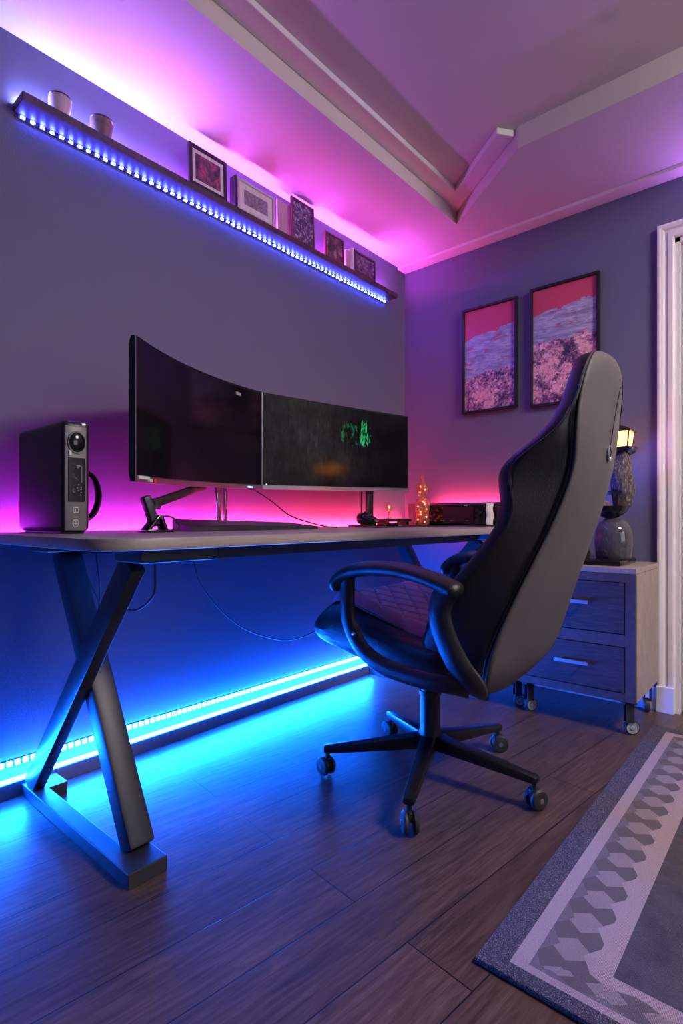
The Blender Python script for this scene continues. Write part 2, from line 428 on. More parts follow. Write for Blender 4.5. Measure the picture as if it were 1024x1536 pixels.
# pale moulding along the long side and the short diagonal of the tray
b = MB()
def mould(p, q, w, ex=0, dz=0):
    p, q = Vector(p), Vector(q); d = (q-p).normalized(); n = Vector((d.y, -d.x))
    if n.dot(Vector((0, 0))-p) < 0: n = -n
    q2 = q+n*w; p2 = p+n*w
    b.prism([tuple(p), tuple(q), tuple(q2-d*ex), tuple(p2+d*ex)], 'z', TZ-.022-dz, TZ-.0005, bevel=.004)
mould(a_, b_, .075, .0)
struct(b.build('trim_2', M['trim'], smooth=False))
b = MB(); mould((2.284, 1.261), (1.975, .845), .075, 0, .003)
struct(b.build('trim_3', M['trim'], smooth=False))
# flat crown band over the right wall
struct(MB().box((WX-.075, BY, CZ-.014), (WX, WY, CZ+.001), .003).build('trim_4', M['trim'], smooth=False))
struct(MB().box((WX-.014, DY1+.058, 0), (WX, WY, .095), .003).build('baseboard_right', M['trim'], smooth=False))
M['basedark'] = mat('dark_baseboard', (.10, .10, .13), .5)
struct(MB().box((BX, WY-.03, 0), (WX-.015, WY, .044), .002).build('baseboard_left', M['basedark'], smooth=False))
struct(MB().box((BX, BY, 0), (WX, BY+.014, .095), .003).build('baseboard_back', M['trim'], smooth=False))

# door casing on the right wall + cream door
def casing(prof, name):
    # prof: (offset from opening, projection) polygon; jambs and head mitred
    b = MB(); rows = []
    for (y, z, sy, sz) in ((DY1, 0, 1, 0), (DY1, DZ, 1, 1), (DY0, DZ, -1, 1), (DY0, 0, -1, 0)):
        rows.append([(WX-p, y+sy*o, z+sz*o) for o, p in prof])
    b.grid(rows, closed=True, cap=True)
    return b.build(name, M['trim'], smooth=False)
struct(casing([(0, 0), (0, .014), (.006, .018), (.022, .018), (.026, .013), (.034, .013), (.040, .02), (.052, .024), (.060, .022), (.060, 0)], 'trim_5'))
b = MB()
b.box((WX-.001, DY1-.018, 0), (WX+T, DY1, DZ)); b.box((WX-.001, DY0, 0), (WX+T, DY0+.018, DZ)); b.box((WX-.001, DY0, DZ-.018), (WX+T, DY1, DZ))
struct(b.build('trim_6', M['trim'], smooth=False))
do = struct(MB().box((WX+.02, DY0+.021, .006), (WX+.058, DY1-.021, DZ-.021), .003).build('door_1', M['door'], smooth=False))
b = MB()
for z0, z1 in ((.15, .85), (.98, 1.80)):
    b.box((WX+.015, DY0+.12, z0), (WX+.0205, DY1-.12, z1), .002)
b.build('door_panel', M['door'], do, smooth=False)
h = MB(); h.cyl((WX+.02, -.31, 1.0), (WX-.03, -.31, 1.0), .011); h.beam((WX-.03, -.315, 1.0), (WX-.03, -.20, 1.0), .016, .016, bevel=.004)
h.build('door_handle', M['steel'], do)
struct(MB().box((WX-.028, DY1+.001, 0), (WX-.0, DY1+.063, .105), .002).build('trim_7', M['trim'], smooth=False))

b = MB(); X9 = WX+.0585
b.box((X9, DY1-.04, 0), (X9+.03, DY1-.001, DZ-.019)); b.box((X9, DY0+.001, 0), (X9+.03, DY0+.04, DZ-.019)); b.box((X9, DY0+.04, DZ-.045), (X9+.03, DY1-.04, DZ-.019))
struct(b.build('trim_8', M['trim'], smooth=False))

# ------------------------------------------------------------------ shelf (picture ledge) and its strips
SX0, SX1, SY0, SZ0, SZ1 = .56, 2.358, 1.650, 1.947, 1.971
o = MB().box((SX0, SY0, SZ0), (SX1, WY-.001, SZ1), .0015).build('picture_ledge', M['shelf'], smooth=False)
tag(o, 'long thin dark wooden picture ledge on the wall above the desk, lit from below', 'shelf')
b = MB().box((SX0+.004, WY-.004, 1.934), (SX1-.004, WY-.0005, 1.9465))
strip = tag(b.build('light_strip', M['plastic'], smooth=False), 'dotted blue LED strip under the picture ledge', 'LED strip')
dm = None; N = 66
def diodes(strip, n, x0, x1, y0, y1, z0, z1, m, w):
    first = None
    for i in range(n):
        x = x0+(x1-x0)*(i+.5)/n
        if first is None:
            first = MB().box((-w/2, y0, z0), (w/2, y1, z1), .001, 1).build('diode', m, strip, smooth=False); first.location.x = x; d = first
        else:
            d = first.copy(); col.objects.link(d); d.parent = strip; d.location.x = x
diodes(strip, N, SX0+.01, SX1-.01, WY-.008, WY-.0035, 1.9375, 1.9435, M['led_shelf'], .0115)
# glowing strip lying on top of the ledge at the wall, throwing light up at the ceiling
o = MB().box((SX0+.01, WY-.016, SZ1+.0005), (SX1-.01, WY-.006, SZ1+.006)).build('light_strip', M['led_top'], smooth=False)
tag(o, 'violet to pink LED strip lying on top of the picture ledge against the wall', 'LED strip')

# made-up ledge over the door, out of view; its violet strip tints the ceiling
o = MB().box((WX-.06, -2.1, 1.985), (WX-.001, .30, 2.005), .0015).build('picture_ledge', M['shelf'], smooth=False)
tag(o, 'added dark ledge above the door, out of view, holding the violet strip', 'shelf')
M['led_added_violet'] = led('added_violet_led', (.52, .19, 1), 140)
o = MB().box((WX-.018, -2.09, 2.0055), (WX-.006, .29, 2.011)).build('light_strip', M['led_added_violet'], smooth=False)
tag(o, 'added violet LED strip, out of view on the ledge above the door', 'LED strip')

# floor strips
b = MB().box((.15, WY-.004, .082), (2.205, WY-.0005, .098))
strip2 = tag(b.build('light_strip', M['plastic'], smooth=False), 'dotted cyan-blue LED strip low on the wall under the desk', 'LED strip')
diodes(strip2, 97, .16, 2.20, WY-.010, WY-.0035, .083, .097, M['led_floor'], .0135)
o = MB().cyl((.15, WY-.026, .0505), (2.205, WY-.026, .0505), .0058, n=12).build('light_tube', M['led_tube'])
tag(o, 'continuous glowing blue light tube lying on the baseboard under the desk', 'LED strip')

# things on the ledge ---------------------------------------------------------
def frame_obj(x0, x1, h, lean, fm, am, label, border=.012, mat_border=0, group=None, thick=.010, y=1.656, z=SZ1):
    w = x1-x0
    r = empty('framed_photo', ((x0+x1)/2, y, z), label, 'picture')
    r.rotation_euler = (-lean*.25, 0, 0)
    b = MB()
    b.box((-w/2, 0, 0), (-w/2+border, thick, h), .001); b.box((w/2-border, 0, 0), (w/2, thick, h), .001)
    b.box((-w/2+border, 0, 0), (w/2-border, thick, border), .001); b.box((-w/2+border, 0, h-border), (w/2-border, thick, h), .001)
    b.box((-w/2+border/2, thick*.6, border/2), (w/2-border/2, thick, h-border/2))
    b.build('frame', fm, r, smooth=False)
    k = border
    if mat_border:
        MB().box((-w/2+k, thick*.45, k), (w/2-k, thick*.6, h-k)).build('mount', M['paper'], r, smooth=False); k += mat_border
    MB().box((-w/2+k, thick*.35, k), (w/2-k, thick*.45, h-k)).build('print', am, r, smooth=False)
    return r
M['frameblack'] = mat('black_frame', (.012, .01, .013), .4)
M['framepale'] = mat('pale_frame', (.55, .48, .55), .5)
M['framebrown'] = mat('dark_red_frame', (.12, .035, .05), .4)
frame_obj(1.098, 1.262, .150, .13, M['frameblack'], M['sa_red'], 'largest black framed photo on the ledge, leaning, dark red picture with pale mount', .014, .014)
frame_obj(1.312, 1.50, .125, .1, M['framepale'], M['sa_grey'], 'pale frame with small square grey foliage print on the ledge', .01, .024)
o = MB().box((1.300, 1.656, SZ1), (1.306, 1.692, SZ1+.125), .001).build('photo_card', M['frameblack'], smooth=False)
tag(o, 'thin black card standing edge-on left of the grey foliage print', 'card')
o = MB().prism([(1.690, SZ1), (1.682, SZ1), (1.686, SZ1+.152), (1.694, SZ1+.152)], 'x', 1.540, 1.625, .001).build('photo_card', M['mauve'], smooth=False)
tag(o, 'plain mauve pink card standing behind the blue flower picture on the ledge', 'card')
frame_obj(1.600, 1.738, .182, .14, M['framebrown'], M['sa_blue'], 'tall dark framed picture of pale flowers on blue on the ledge', .009, 0)
frame_obj(1.806, 1.935, .118, .1, M['framebrown'], M['sa_dusk'], 'small brown framed dusk picture right of the blue flower picture', .009, 0)
o = MB().box((1.950, 1.658, SZ1), (1.982, 1.690, SZ1+.085), .002).build('small_box', M['mauve'], smooth=False)
tag(o, 'small pink box between the two smallest pictures on the ledge', 'box')
o = MB().box((1.990, 1.656, SZ1), (2.004, 1.698, SZ1+.107), .001).build('thin_book', M['paper'], smooth=False)
tag(o, 'thin pale book standing upright beside the rightmost picture on the ledge', 'book')
frame_obj(2.012, 2.178, .108, .1, M['frameblack'], M['sa_night'], 'rightmost wide black framed picture on the ledge, dark night scene', .011, 0)
def pot(x, r, h, m, label, tilt):
    ro = empty('bowl', (x, 1.674, SZ1), label, 'bowl')
    MB().lathe([(0, 0), (r*.72, 0), (r*.92, h*.35), (r, h*.75), (r*.97, h), (r*.90, h), (r*.86, h*.7), (r*.6, .006), (0, .006)], 36).build('body', m, ro)
    MB().tube([(r*.975*math.cos(t), r*.975*math.sin(t), h) for t in [2*PI*i/36 for i in range(36)]], .0022, 6, True, up=(0, 0, 1)).build('rim', M['frameblack'], ro)
    return ro
pot(.668, .031, .050, M['clay'], 'pale clay bowl with dark rim, leftmost on the ledge', 0)
pot(.792, .033, .052, M['darkbowl'], 'dark brown bowl on the ledge, right of the pale bowl', 0)

# ------------------------------------------------------------------ wall pictures
def wall_picture(y0, y1, z0, z1, am, label):
    r = empty('framed_print', (WX-.001, (y0+y1)/2, z0), label, 'picture')
    cy = (y0+y1)/2; w = (y1-y0)/2; h = z1-z0; bd = .012
    b = MB()
    b.box((-.022, -w, 0), (0, -w+bd, h), .001); b.box((-.022, w-bd, 0), (0, w, h), .001)
    b.box((-.022, -w+bd, 0), (0, w-bd, bd), .001); b.box((-.022, -w+bd, h-bd), (0, w-bd, h), .001)
    b.build('frame', M['frameblack'], r, smooth=False)
    p = MB().box((WX-.012, y0+bd, z0+bd), (WX-.003, y1-bd, z1-bd)).build('print', am, r, smooth=False)
    p.location = -r.location      # print keeps room coordinates so its pattern lines up with the frame
    return r
wall_picture(1.068, 1.359, 1.320, 1.853, M['art1'], 'left of the two black framed prints on the right wall, over the radio')
wall_picture(.697, 1.003, 1.308, 1.864, M['art2'], 'right black framed print on the wall, partly behind the chair top')

# ------------------------------------------------------------------ desk
DT = .748; DX0, DX1, DYF, DYB = .45, 2.50, .95, 1.685
desk = empty('desk', (DX0, DYF, 0), 'long taupe topped desk with black crossed steel legs along the wall', 'desk')
desk.location = (0, 0, 0)
R = .09
poly = [(DX0, DYB), (DX0, DYF+R)]+[(DX0+R-R*math.cos(t), DYF+R-R*math.sin(t)) for t in [PI/2*i/10 for i in range(1, 10)]]+[(DX0+R, DYF), (DX1, DYF), (DX1, DYB)]
b = MB().prism(poly, 'z', DT-.024, DT, bevel=.003); b.build('desktop', M['desktop'], desk)
# steel rails under the top
b = MB(); b.box((DX0+.22, 1.10, DT-.060), (DX1-.12, 1.13, DT-.0245)); b.box((DX0+.22, 1.52, DT-.06), (DX1-.12, 1.55, DT-.0245))
b.build('rail', M['beam'], desk, smooth=False)
MB().box((DX0+.01, DYB-.06, DT-.034), (DX1-.01, WY-.002, DT-.0245)).build('glow_blocker', M['beam'], desk, smooth=False)  # added plate, keeps the back strip's glow from leaking under the desk
LM = M['blackmetal']
def leg_set(x, s):
    """x: plane of the near-side bar; s=+1 offset of the second bar"""
    # foot
    f = MB().prism([(x-.02, 1.088), (x+.072, 1.088), (x+.072, 1.205), (x+.022, 1.205), (x+.022, 1.61), (x+.072, 1.61), (x+.072, 1.70), (x-.02, 1.70)], 'z', 0, .034, .002)
    f.build('foot', LM, desk, smooth=False)
    # bar from the front foot up to the back of the top
    MB().beam((x+.045, 1.165, .033), (x+.045, 1.555, DT-.052), .056, .062, up=(1, 0, 0), bevel=.008, ).build('leg', LM, desk)
    # bar from the back foot up to the front of the top, on the outer side
    MB().beam((x-.001, 1.66, .033), (x-.001, 1.10, DT-.055), .058, .034, up=(1, 0, 0), bevel=.004).build('leg', LM, desk)
    k = MB(); k.box((x-.03, 1.02, DT-.055), (x+.16, 1.13, DT-.0245), .004); k.build('bracket', M['beam'], desk, smooth=False)
    k = MB(); k.box((x-.03, 1.50, DT-.052), (x+.16, 1.60, DT-.0245), .004); k.build('bracket', M['beam'], desk, smooth=False)
leg_set(.592, 1); leg_set(2.19, 1)
# small clip under the left end
MB().box((.475, 1.25, DT-.036), (.53, 1.36, DT-.0245), .003).build('clip', M['plastic'], desk, smooth=False)
# led glow strip on the back edge of the desk
o = MB().prism([(DYB+.001, DT-.012), (DYB+.010, DT-.012), (DYB+.004, DT-.001), (DYB+.001, DT-.001)], 'x', DX0+.02, DX1-.01).build('light_strip', M['led_desk'], smooth=False)
tag(o, 'magenta to red LED strip along the back edge of the desk', 'LED strip')
# low backboard at the right end
o = MB().box((2.472, .99, DT), (2.496, 1.66, DT+.118), .002).build('backboard', M['cab_frame'], smooth=False)
tag(o, 'low dark backboard on the desk end against the right wall', 'board')

o = MB().box((2.4962, 1.10, DT+.085), (2.502, 1.52, DT+.098)).build('light_strip', M['led_end'], smooth=False)
tag(o, 'short red LED strip behind the low backboard by the right wall', 'LED strip')

# cables
def cable(pts, r, label, n=10):
    o = MB().tube(smoothpath(pts, n), r, 8, up=(0, 0, 1)).build('cable', M['cable']); return tag(o, label, 'cable')
cable([(1.10, 1.699, DT-.037), (1.145, 1.70, .62), (1.171, 1.70, .547), (1.261, 1.70, .438), (1.39, 1.70, .342), (1.569, 1.70, .272), (1.688, 1.70, .262), (1.80, 1.70, .285), (1.95, 1.70, .38)], .0028, 'long black cable drooping in a curve under the middle of the desk')
cable([(.72, 1.70, DT-.037), (.738, 1.70, .658), (.77, 1.70, .58), (.80, 1.70, .503), (.81, 1.70, .40), (.815, 1.71, .105)], .0026, 'black cable hanging down behind the crossed left legs')
cable([(.79, 1.705, DT-.037), (.791, 1.705, .655), (.80, 1.705, .57), (.795, 1.705, .48), (.77, 1.70, .30)], .0022, 'thin second cable hanging beside the first behind the left legs')
cable([(.727, 1.25, DT-.027), (.728, 1.25, .66), (.727, 1.25, .605), (.714, 1.25, .582), (.691, 1.25, .566), (.667, 1.25, .562), (.63, 1.26, .575)], .0028, 'short black cable loop hanging beside the top of the left crossed leg')

# ------------------------------------------------------------------ monitors
def monitor_arc(p0, p1, sag, z0a, z0b, z1a, z1b, sm, label, name, n=24):
    """p0->p1 screen line; bulge away from the viewer by sag; z values at both ends"""
    p0, p1 = Vector(p0), Vector(p1); L = (p1-p0).length; ang = math.atan2(p1.y-p0.y, p1.x-p0.x)
    base = min(z0a, z0b)
    r = empty(name, (p0.x, p0.y, 0), label, 'monitor', ang)
    def pt(t, off, k, ins=0):
        x = t*L; y = 4*sag*t*(1-t)+off
        zl = z0a+(z0b-z0a)*t; zh = z1a+(z1b-z1a)*t
        return (x, y, (zl+ins) if k == 0 else (zh-ins if k == 1 else zl+(zh-zl)*k))
    ts = [i/n for i in range(n+1)]
    # housing
    b = MB(); rows = []
    for t in ts:
        e = .028 if 0.02 < t < .98 else .020
        rows.append([pt(t, .002, 0), pt(t, .002, 1), pt(t, .014, 1), pt(t, e, 1, .02), pt(t, e, 0, .02), pt(t, .014, 0)])
    b.grid(rows, closed=True, cap=True); b.build('housing', M['plastic'], r, angle=30)
    # screen
    t0, t1 = .004/L, 1-.004/L
    b = MB(); rows = [[pt(t0+(t1-t0)*t, .0005, 0, .016), pt(t0+(t1-t0)*t, .0005, 1, .005), pt(t0+(t1-t0)*t, .003, 1, .005), pt(t0+(t1-t0)*t, .003, 0, .016)] for t in ts]
    b.grid(rows, closed=True, cap=True); so = b.build('screen', sm, r, angle=60)
    # steel chin
    b = MB(); rows = [[pt(t, -.004, 0, -.002), pt(t, -.004, 0, .014), pt(t, .003, 0, .016), pt(t, .003, 0, -.002)] for t in ts]
    b.grid(rows, closed=True, cap=True); b.build('chin', M['steel'], r, angle=30)
    # thin edge trims
    for t in (0, 1): MB().tube([pt(t, 0, 0), pt(t, 0, 1)], .0018, 6).build('edge_trim', M['steel'], r)
    b = MB(); b.tube([pt(t, .0, 1) for t in ts], .0015, 6); b.build('top_bezel', M['frameblack'], r)
    return r, pt, L
ml, ptl, Ll = monitor_arc((.682, 1.262), (1.353, 1.569), .046, .877, .898, 1.239, 1.262, M['screen_dark'],
    'curved black monitor on the left, dark screen, angled beside the black tower', 'curved_monitor')
mr, ptr_, Lr = monitor_arc((1.357, 1.569), (2.172, 1.459), .010, .898, .916, 1.262, 1.272, M['screen_forest'],
    'right widescreen monitor showing a dark forest with a green glow', 'widescreen_monitor')
def local(r, p):  # world point to the thing's frame
    c, s = math.cos(-r.rotation_euler.z), math.sin(-r.rotation_euler.z); d = Vector(p)-r.location
    return (d.x*c-d.y*s, d.x*s+d.y*c, d.z)
# stickers on the chin of the left monitor
b = MB()
b.box((.006, -.0062, .884), (.05, -.0042+.008, .892)); b.build('label_sticker', M['light_mark'], ml, smooth=False)
M['redmark'] = mat('red_mark', (.6, .03, .03), .5)
b = MB(); b.box((.082, .004, .8775), (.092, .011, .8895)); b.build('label_sticker', M['redmark'], ml, smooth=False)
b = MB()
for k, x in enumerate((.052, .060, .067)): b.box((x, .0015, .880), (x+.005, .009, .8875))
b.build('label_sticker', M['light_mark'], ml, smooth=False)
M['ledblue'] = led('status_led', (.2, .5, 1), 3); M['ledwhite'] = led('power_led', (1, .9, 1), 4)
b = MB()
for x in (.655, .664, .675, .684): b.box((x, .009, .8985), (x+.005, .0145, .9035))
b.build('status_light', M['ledblue'], ml, smooth=False)
b = MB(); b.box((.42, .0105, .9085), (.43, .02, .9145)); b.box((.018, .0, .9145), (.022, .004, .917)); b.build('status_light', M['ledwhite'], mr, smooth=False)
# small clock-like mark on the left screen
b = MB()
for k in range(4): b.box((.585+k*.008, .0225, 1.222), (.590+k*.008, .0275, 1.232))
b.build('screen_mark', M['light_mark'], ml, smooth=False)

# stands -- left: articulated arm ; centre: chrome V leg ; right: flat pole
def lm(p): return local(ml, p)
def mrl(p): return local(mr, p)
st = MB()
st.beam(lm((1.05, 1.50, .893)), lm((.800, 1.372, .828)), .018, .024, bevel=.004)
st.cyl(lm((.797, 1.37, .84)), lm((.797, 1.37, .812)), .016)
st.build('support_arm', M['plastic'], ml)
st = MB(); st.beam(lm((.764, 1.35, .885)), lm((.764, 1.35, .835)), .010, .010, bevel=.002)
st.beam(lm((.757, 1.35, .845)), lm((.787, 1.352, .765)), .026, .024, bevel=.005)
st.build('pole', M['blackmetal'], ml)
st = MB(); st.prism([(lm((x, y, 0))[0], lm((x, y, 0))[1]) for x, y in ((.750, 1.325), (.830, 1.325), (.822, 1.39), (.765, 1.40))], 'z', DT, DT+.008, .002)
st.beam(lm((.758, 1.35, DT+.006)), lm((.795, 1.35, DT+.046)), .04, .01, bevel=.003)
st.beam(lm((.812, 1.35, DT+.005)), lm((.795, 1.35, DT+.046)), .04, .01, bevel=.003)
st.build('clamp', M['gloss'], ml)
st = MB(); st.beam(lm((1.155, 1.57, .903)), lm((1.165, 1.57, DT+.0015)), .040, .012, up=(0, 1, 0), bevel=.003, w1=.020)
st.build('stand_leg', M['chrome'], ml)
st = MB(); st.beam(lm((1.200, 1.59, .903)), lm((1.200, 1.59, DT+.0015)), .012, .012, up=(0, 1, 0), bevel=.003, w1=.022)
st.build('stand_leg', M['chrome'], ml)
st = MB(); st.box((mrl((1.95, 1.50, 0))[0], mrl((1.95, 1.50, 0))[1]+.03, DT), (mrl((1.95, 1.50, 0))[0]+.034, mrl((1.95, 1.50, 0))[1]+.05, .93), .003)
st.box((mrl((1.95, 1.50, 0))[0]-.07, mrl((1.95, 1.50, 0))[1]-.03, DT), (mrl((1.95, 1.50, 0))[0]+.12, mrl((1.95, 1.50, 0))[1]+.09, DT+.008), .003)
st.build('stand', M['plastic'], mr)
st = MB(); st.cyl(mrl((1.905, 1.53, DT)), mrl((1.905, 1.53, .925)), .0035, n=10); st.build('cable_rod', M['cable'], mr)
# loop cable by the clamp and the cable from the monitor to the keyboard
cable([(.79, 1.345, DT+.018), (.805, 1.34, DT+.042), (.832, 1.338, DT+.04), (.852, 1.338, DT+.022), (.850, 1.338, DT+.008), (.83, 1.337, DT+.004), (.80, 1.335, DT+.004)], .0026, 'small black cable loop on the desk by the left monitor clamp')
cable([(1.25, 1.60, .92), (1.30, 1.56, .895), (1.36, 1.52, .85), (1.40, 1.47, .80), (1.44, 1.42, .775), (1.50, 1.385, .757), (1.57, 1.38, .752)], .0026, 'thin black cable drooping from the monitors to the desk')

# keyboard-like wedge
kb = empty('keyboard', (.90, 1.27, DT), 'flat black keyboard with a raised rear edge lying in front of the monitors', 'keyboard')
b = MB()
prof = [(0, .0), (0, .030), (.20, .022), (.20, 0)]
b.grid([[(0, .10, 0), (0, .10, .030), (0, .0, .012), (0, 0, 0)], [(.012, .115, 0), (.012, .115, .036), (.012, 0, .013), (.012, 0, 0)], [(.10, .115, 0), (.10, .115, .034), (.10, 0, .013), (.10, 0, 0)], [(.52, .13, 0), (.52, .13, .022), (.52, 0, .011), (.52, 0, 0)]], closed=True, cap=True)
b.build('body', M['plastic'], kb, angle=20)
b = MB(); b.grid([[(.11, .108, .0345), (.075, .012, .0165)], [(.50, .122, .0235), (.505, .010, .0125)]]); b.build('key_deck', M['backpanel'], kb)
kb.location = (.885, 1.325, DT)

# black tower with grey front
tw = empty('tower_speaker', (.548, 1.354, DT), 'tall black rounded tower with grey front panel and side handle on desk', 'speaker')
b = MB().box((0, 0, .004), (.066, .298, .277), .015, 5); b.build('body', M['plastic'], tw)
b = MB().box((.006, .02, 0), (.074, .26, .006), .002); b.build('foot', M['frameblack'], tw, smooth=False)
fx0, fx1 = .003, .068
b = MB().box((fx0, -.004, .008), (fx1, .004, .262), .003); b.build('front_panel', M['greyface'], tw)
b = MB().box((.012, -.006, .078), (.061, -.002, .185), .001); b.build('display', M['gloss'], tw, smooth=False)
b = MB()
def ring(cx, cz, r, rr, y=-.006, n=32): return [(cx+r*math.cos(2*PI*i/n), y, cz+r*math.sin(2*PI*i/n)) for i in range(n)], rr
p, rr = ring(.037, .222, .0255, .0022); b.tube(p, rr, 8, True, up=(0, 1, 0)); b.build('dial_ring', M['greyface'], tw)
b = MB(); b.lathe([(0, 0), (.024, 0), (.024, .004), (.016, .007), (0, .008)], 32, Matrix.Translation((.037, -.003, .222)) @ Matrix.Rotation(PI/2, 4, 'X')); b.build('lens', M['gloss'], tw)
b = MB().box((.012, -.0075, .190), (.021, -.004, .202), .001); b.build('sticker', M['light_mark'], tw, smooth=False)
b = MB().box((.026, -.0062, .050), (.042, -.0035, .066), .002); b.build('sticker', M['light_mark'], tw, smooth=False)
b = MB()
for sgn in ((.029, .053, .031, .063), (.031, .0605, .036, .0625), (.034, .053, .036, .0625), (.0375, .053, .0395, .063)): b.box((sgn[0], -.0068, sgn[1]), (sgn[2], -.006, sgn[3]))
b.build('sticker_mark', M['frameblack'], tw, smooth=False)
b = MB(); p, rr = ring(.034, .026, .0088, .0012, -.0048, 24); b.tube(p, rr, 6, True, up=(0, 1, 0)); b.box((.028, -.0055, .024), (.040, -.004, .0275)); b.box((.031, -.0055, .0295), (.035, -.004, .033)); b.build('emblem', M['light_mark'], tw, smooth=False)
b = MB()  # controls printed on the display
p, rr = ring(.028, .165, .0045, .0009, -.0065, 16); b.tube(p, rr, 5, True, up=(0, 1, 0)); b.box((.036, -.0068, .1635), (.047, -.006, .1665)); b.box((.036, -.0068, .160), (.044, -.006, .1612))
b.tube([(.026, -.0065, .146), (.027, -.0065, .138), (.033, -.0065, .136), (.040, -.0065, .130)], .0011, 5, up=(0, 1, 0)); b.box((.050, -.0068, .125), (.052, -.006, .165))
p, rr = ring(.027, .105, .004, .0016, -.0065, 16); b.tube(p, rr, 5, True, up=(0, 1, 0))
for x, z in ((.040, .118), (.036, .110), (.040, .104), (.047, .112), (.047, .107), (.047, .099), (.046, .093)): b.box((x, -.0068, z), (x+.004, -.006, z+.003))
b.build('control_icons', M['greyface'], tw, smooth=False)
b = MB().box((.052, -.001, .262), (.070, .010, .272), .003); b.build('corner_cap', M['steel'], tw)
for o_ in list(tw.children):
    if not o_.name.startswith('body'): o_.scale.x = .80
hp = smoothpath([(.060, .11, .170), (.092, .11, .166), (.122, .11, .145), (.136, .11, .105), (.130, .11, .065), (.108, .11, .038), (.060, .11, .028)], 8)
b = MB().tube(hp, .0095, 12, sx=.75, sy=1.5, up=(0, 1, 0)); b.build('handle', M['plastic'], tw)

# clutter by the right monitor
g0 = empty('game_controller', (1.80, 1.40, DT), 'black game controller lying on the desk under the right monitor', 'controller')
b = MB(); pts = smoothpath([(-.055, -.02, .018), (-.04, .02, .032), (0, .03, .034), (.04, .02, .032), (.055, -.02, .018)], 5)
b.tube(pts, [.012+.012*math.sin(PI*i/(len(pts)-1))+.004 for i in range(len(pts))], 12, up=(0, 0, 1)); b.build('body', M['gloss'], g0)
b = MB()
for x in (-.025, .025): b.cyl((x, .015, .04), (x, .012, .062), .006, .008, 14)
b.build('thumb_stick', M['rubber'], g0)
b = MB()
for x, y in ((.045, .012), (.038, .020), (.038, .004), (.031, .012)): b.cyl((x, y, .03), (x, y, .05), .0035, n=10)
b.build('button', M['wheelgrey'], g0)
g0.rotation_euler.z = .5
o = MB().prism([(1.74, 1.29), (2.08, 1.27), (2.10, 1.43), (1.75, 1.44)], 'z', DT, DT+.004, .001).build('desk_mat', M['rubber'], smooth=False)
tag(o, 'thin dark mat on the desk in front of the right monitor stand', 'mat')
g0.location.z = DT+.004
kk = empty('car_key', (1.93, 1.38, DT+.004), 'small key fob with steel ring on the dark mat', 'key')
MB().box((-.025, -.015, 0), (.03, .015, .014), .005, 3).build('fob', M['gloss'], kk)
b = MB(); b.tube([(.045+.016*math.cos(2*PI*i/20), .016*math.sin(2*PI*i/20), .004) for i in range(20)], .0018, 6, True, up=(0, 0, 1)); b.build('ring', M['steel'], kk)
hb = empty('router', (2.185, 1.55, DT), 'low flat black box with stubby end on desk behind the glowing bottle', 'box')
MB().box((-.09, -.03, .022), (.11, .05, .038), .003).build('body', M['plastic'], hb, smooth=False)
for x in (-.085, .08): MB().box((x, -.02, 0), (x+.02, .04, .023)).build('foot', M['plastic'], hb, smooth=False)

# glass figure bottle with fairy lights
o = MB().prism([(2.16, 1.38), (2.48, 1.10), (2.49, 1.50), (2.20, 1.54)], 'z', DT, DT+.006, .002).build('serving_tray', M['gloss'], smooth=False)
tag(o, 'thin glossy black tray under the bottle and radio', 'tray')
bx, by = 2.268, 1.44
bt = empty('glass_bottle', (bx, by, DT+.006), 'tall glass bottle shaped like a figure with a round head, glowing orange', 'bottle')
prof = [(.0, .0), (.030, .0), (.034, .006), (.033, .05), (.036, .085), (.037, .105), (.031, .122), (.016, .134), (.014, .140), (.020, .147), (.0265, .163), (.028, .180), (.024, .198), (.015, .208), (.0095, .213), (.0095, .236), (.011, .238)]
inn = [(max(r-.0025, 0), z+(.003 if z < .01 else 0)) for r, z in prof][::-1]
M['fireglass'] = mat('tinted_glass', (1, .62, .5), .08, trans=.9)
b = MB(); b.lathe(prof[:-1]+[(.011, .238)]+inn[:-1]+[(0, .004)], 36); b.build('body', M['fireglass'], bt)
MB().lathe([(0, .234), (.0075, .234), (.0075, .246), (0, .248)], 20).build('stopper', M['fireglass'], bt)
M['fairy'] = led('fairy_light', (1, .22, .06), 22)
first = None
for i in range(12):
    a = i*2.4; rr = .022 if i < 9 else .014; z = .015+i*.0125 if i < 9 else .16+(i-9)*.014
    if first is None: first = d = MB().lathe([(0, -.0028), (.002, -.002), (.0028, 0), (.002, .002), (0, .0028)], 10).build('bulb', M['fairy'], bt)
    else: d = first.copy(); col.objects.link(d); d.parent = bt
    d.location = (rr*math.cos(a), rr*math.sin(a), z)
b = MB(); b.tube(smoothpath([(.022*math.cos(i*2.4), .022*math.sin(i*2.4), .012+i*.0125) for i in range(10)], 6), .0006, 5, up=(0, 0, 1)); b.build('wire', M['steel'], bt)
vb = empty('glass_bottle', (2.17, 1.47, DT), 'small round glass with a light inside, left of the tall bottle', 'glass')
b = MB().lathe([(0, 0), (.014, 0), (.006, .008), (.005, .03), (.013, .042), (.0155, .055), (.012, .066), (.0, .07)], 24); b.build('body', M['fireglass'], vb)
MB().lathe([(0, -.004), (.004, 0), (0, .004)], 10).build('bulb', M['fairy'], vb, loc=(0, 0, .054))
vb.location = (2.15, 1.555, DT+.0385)

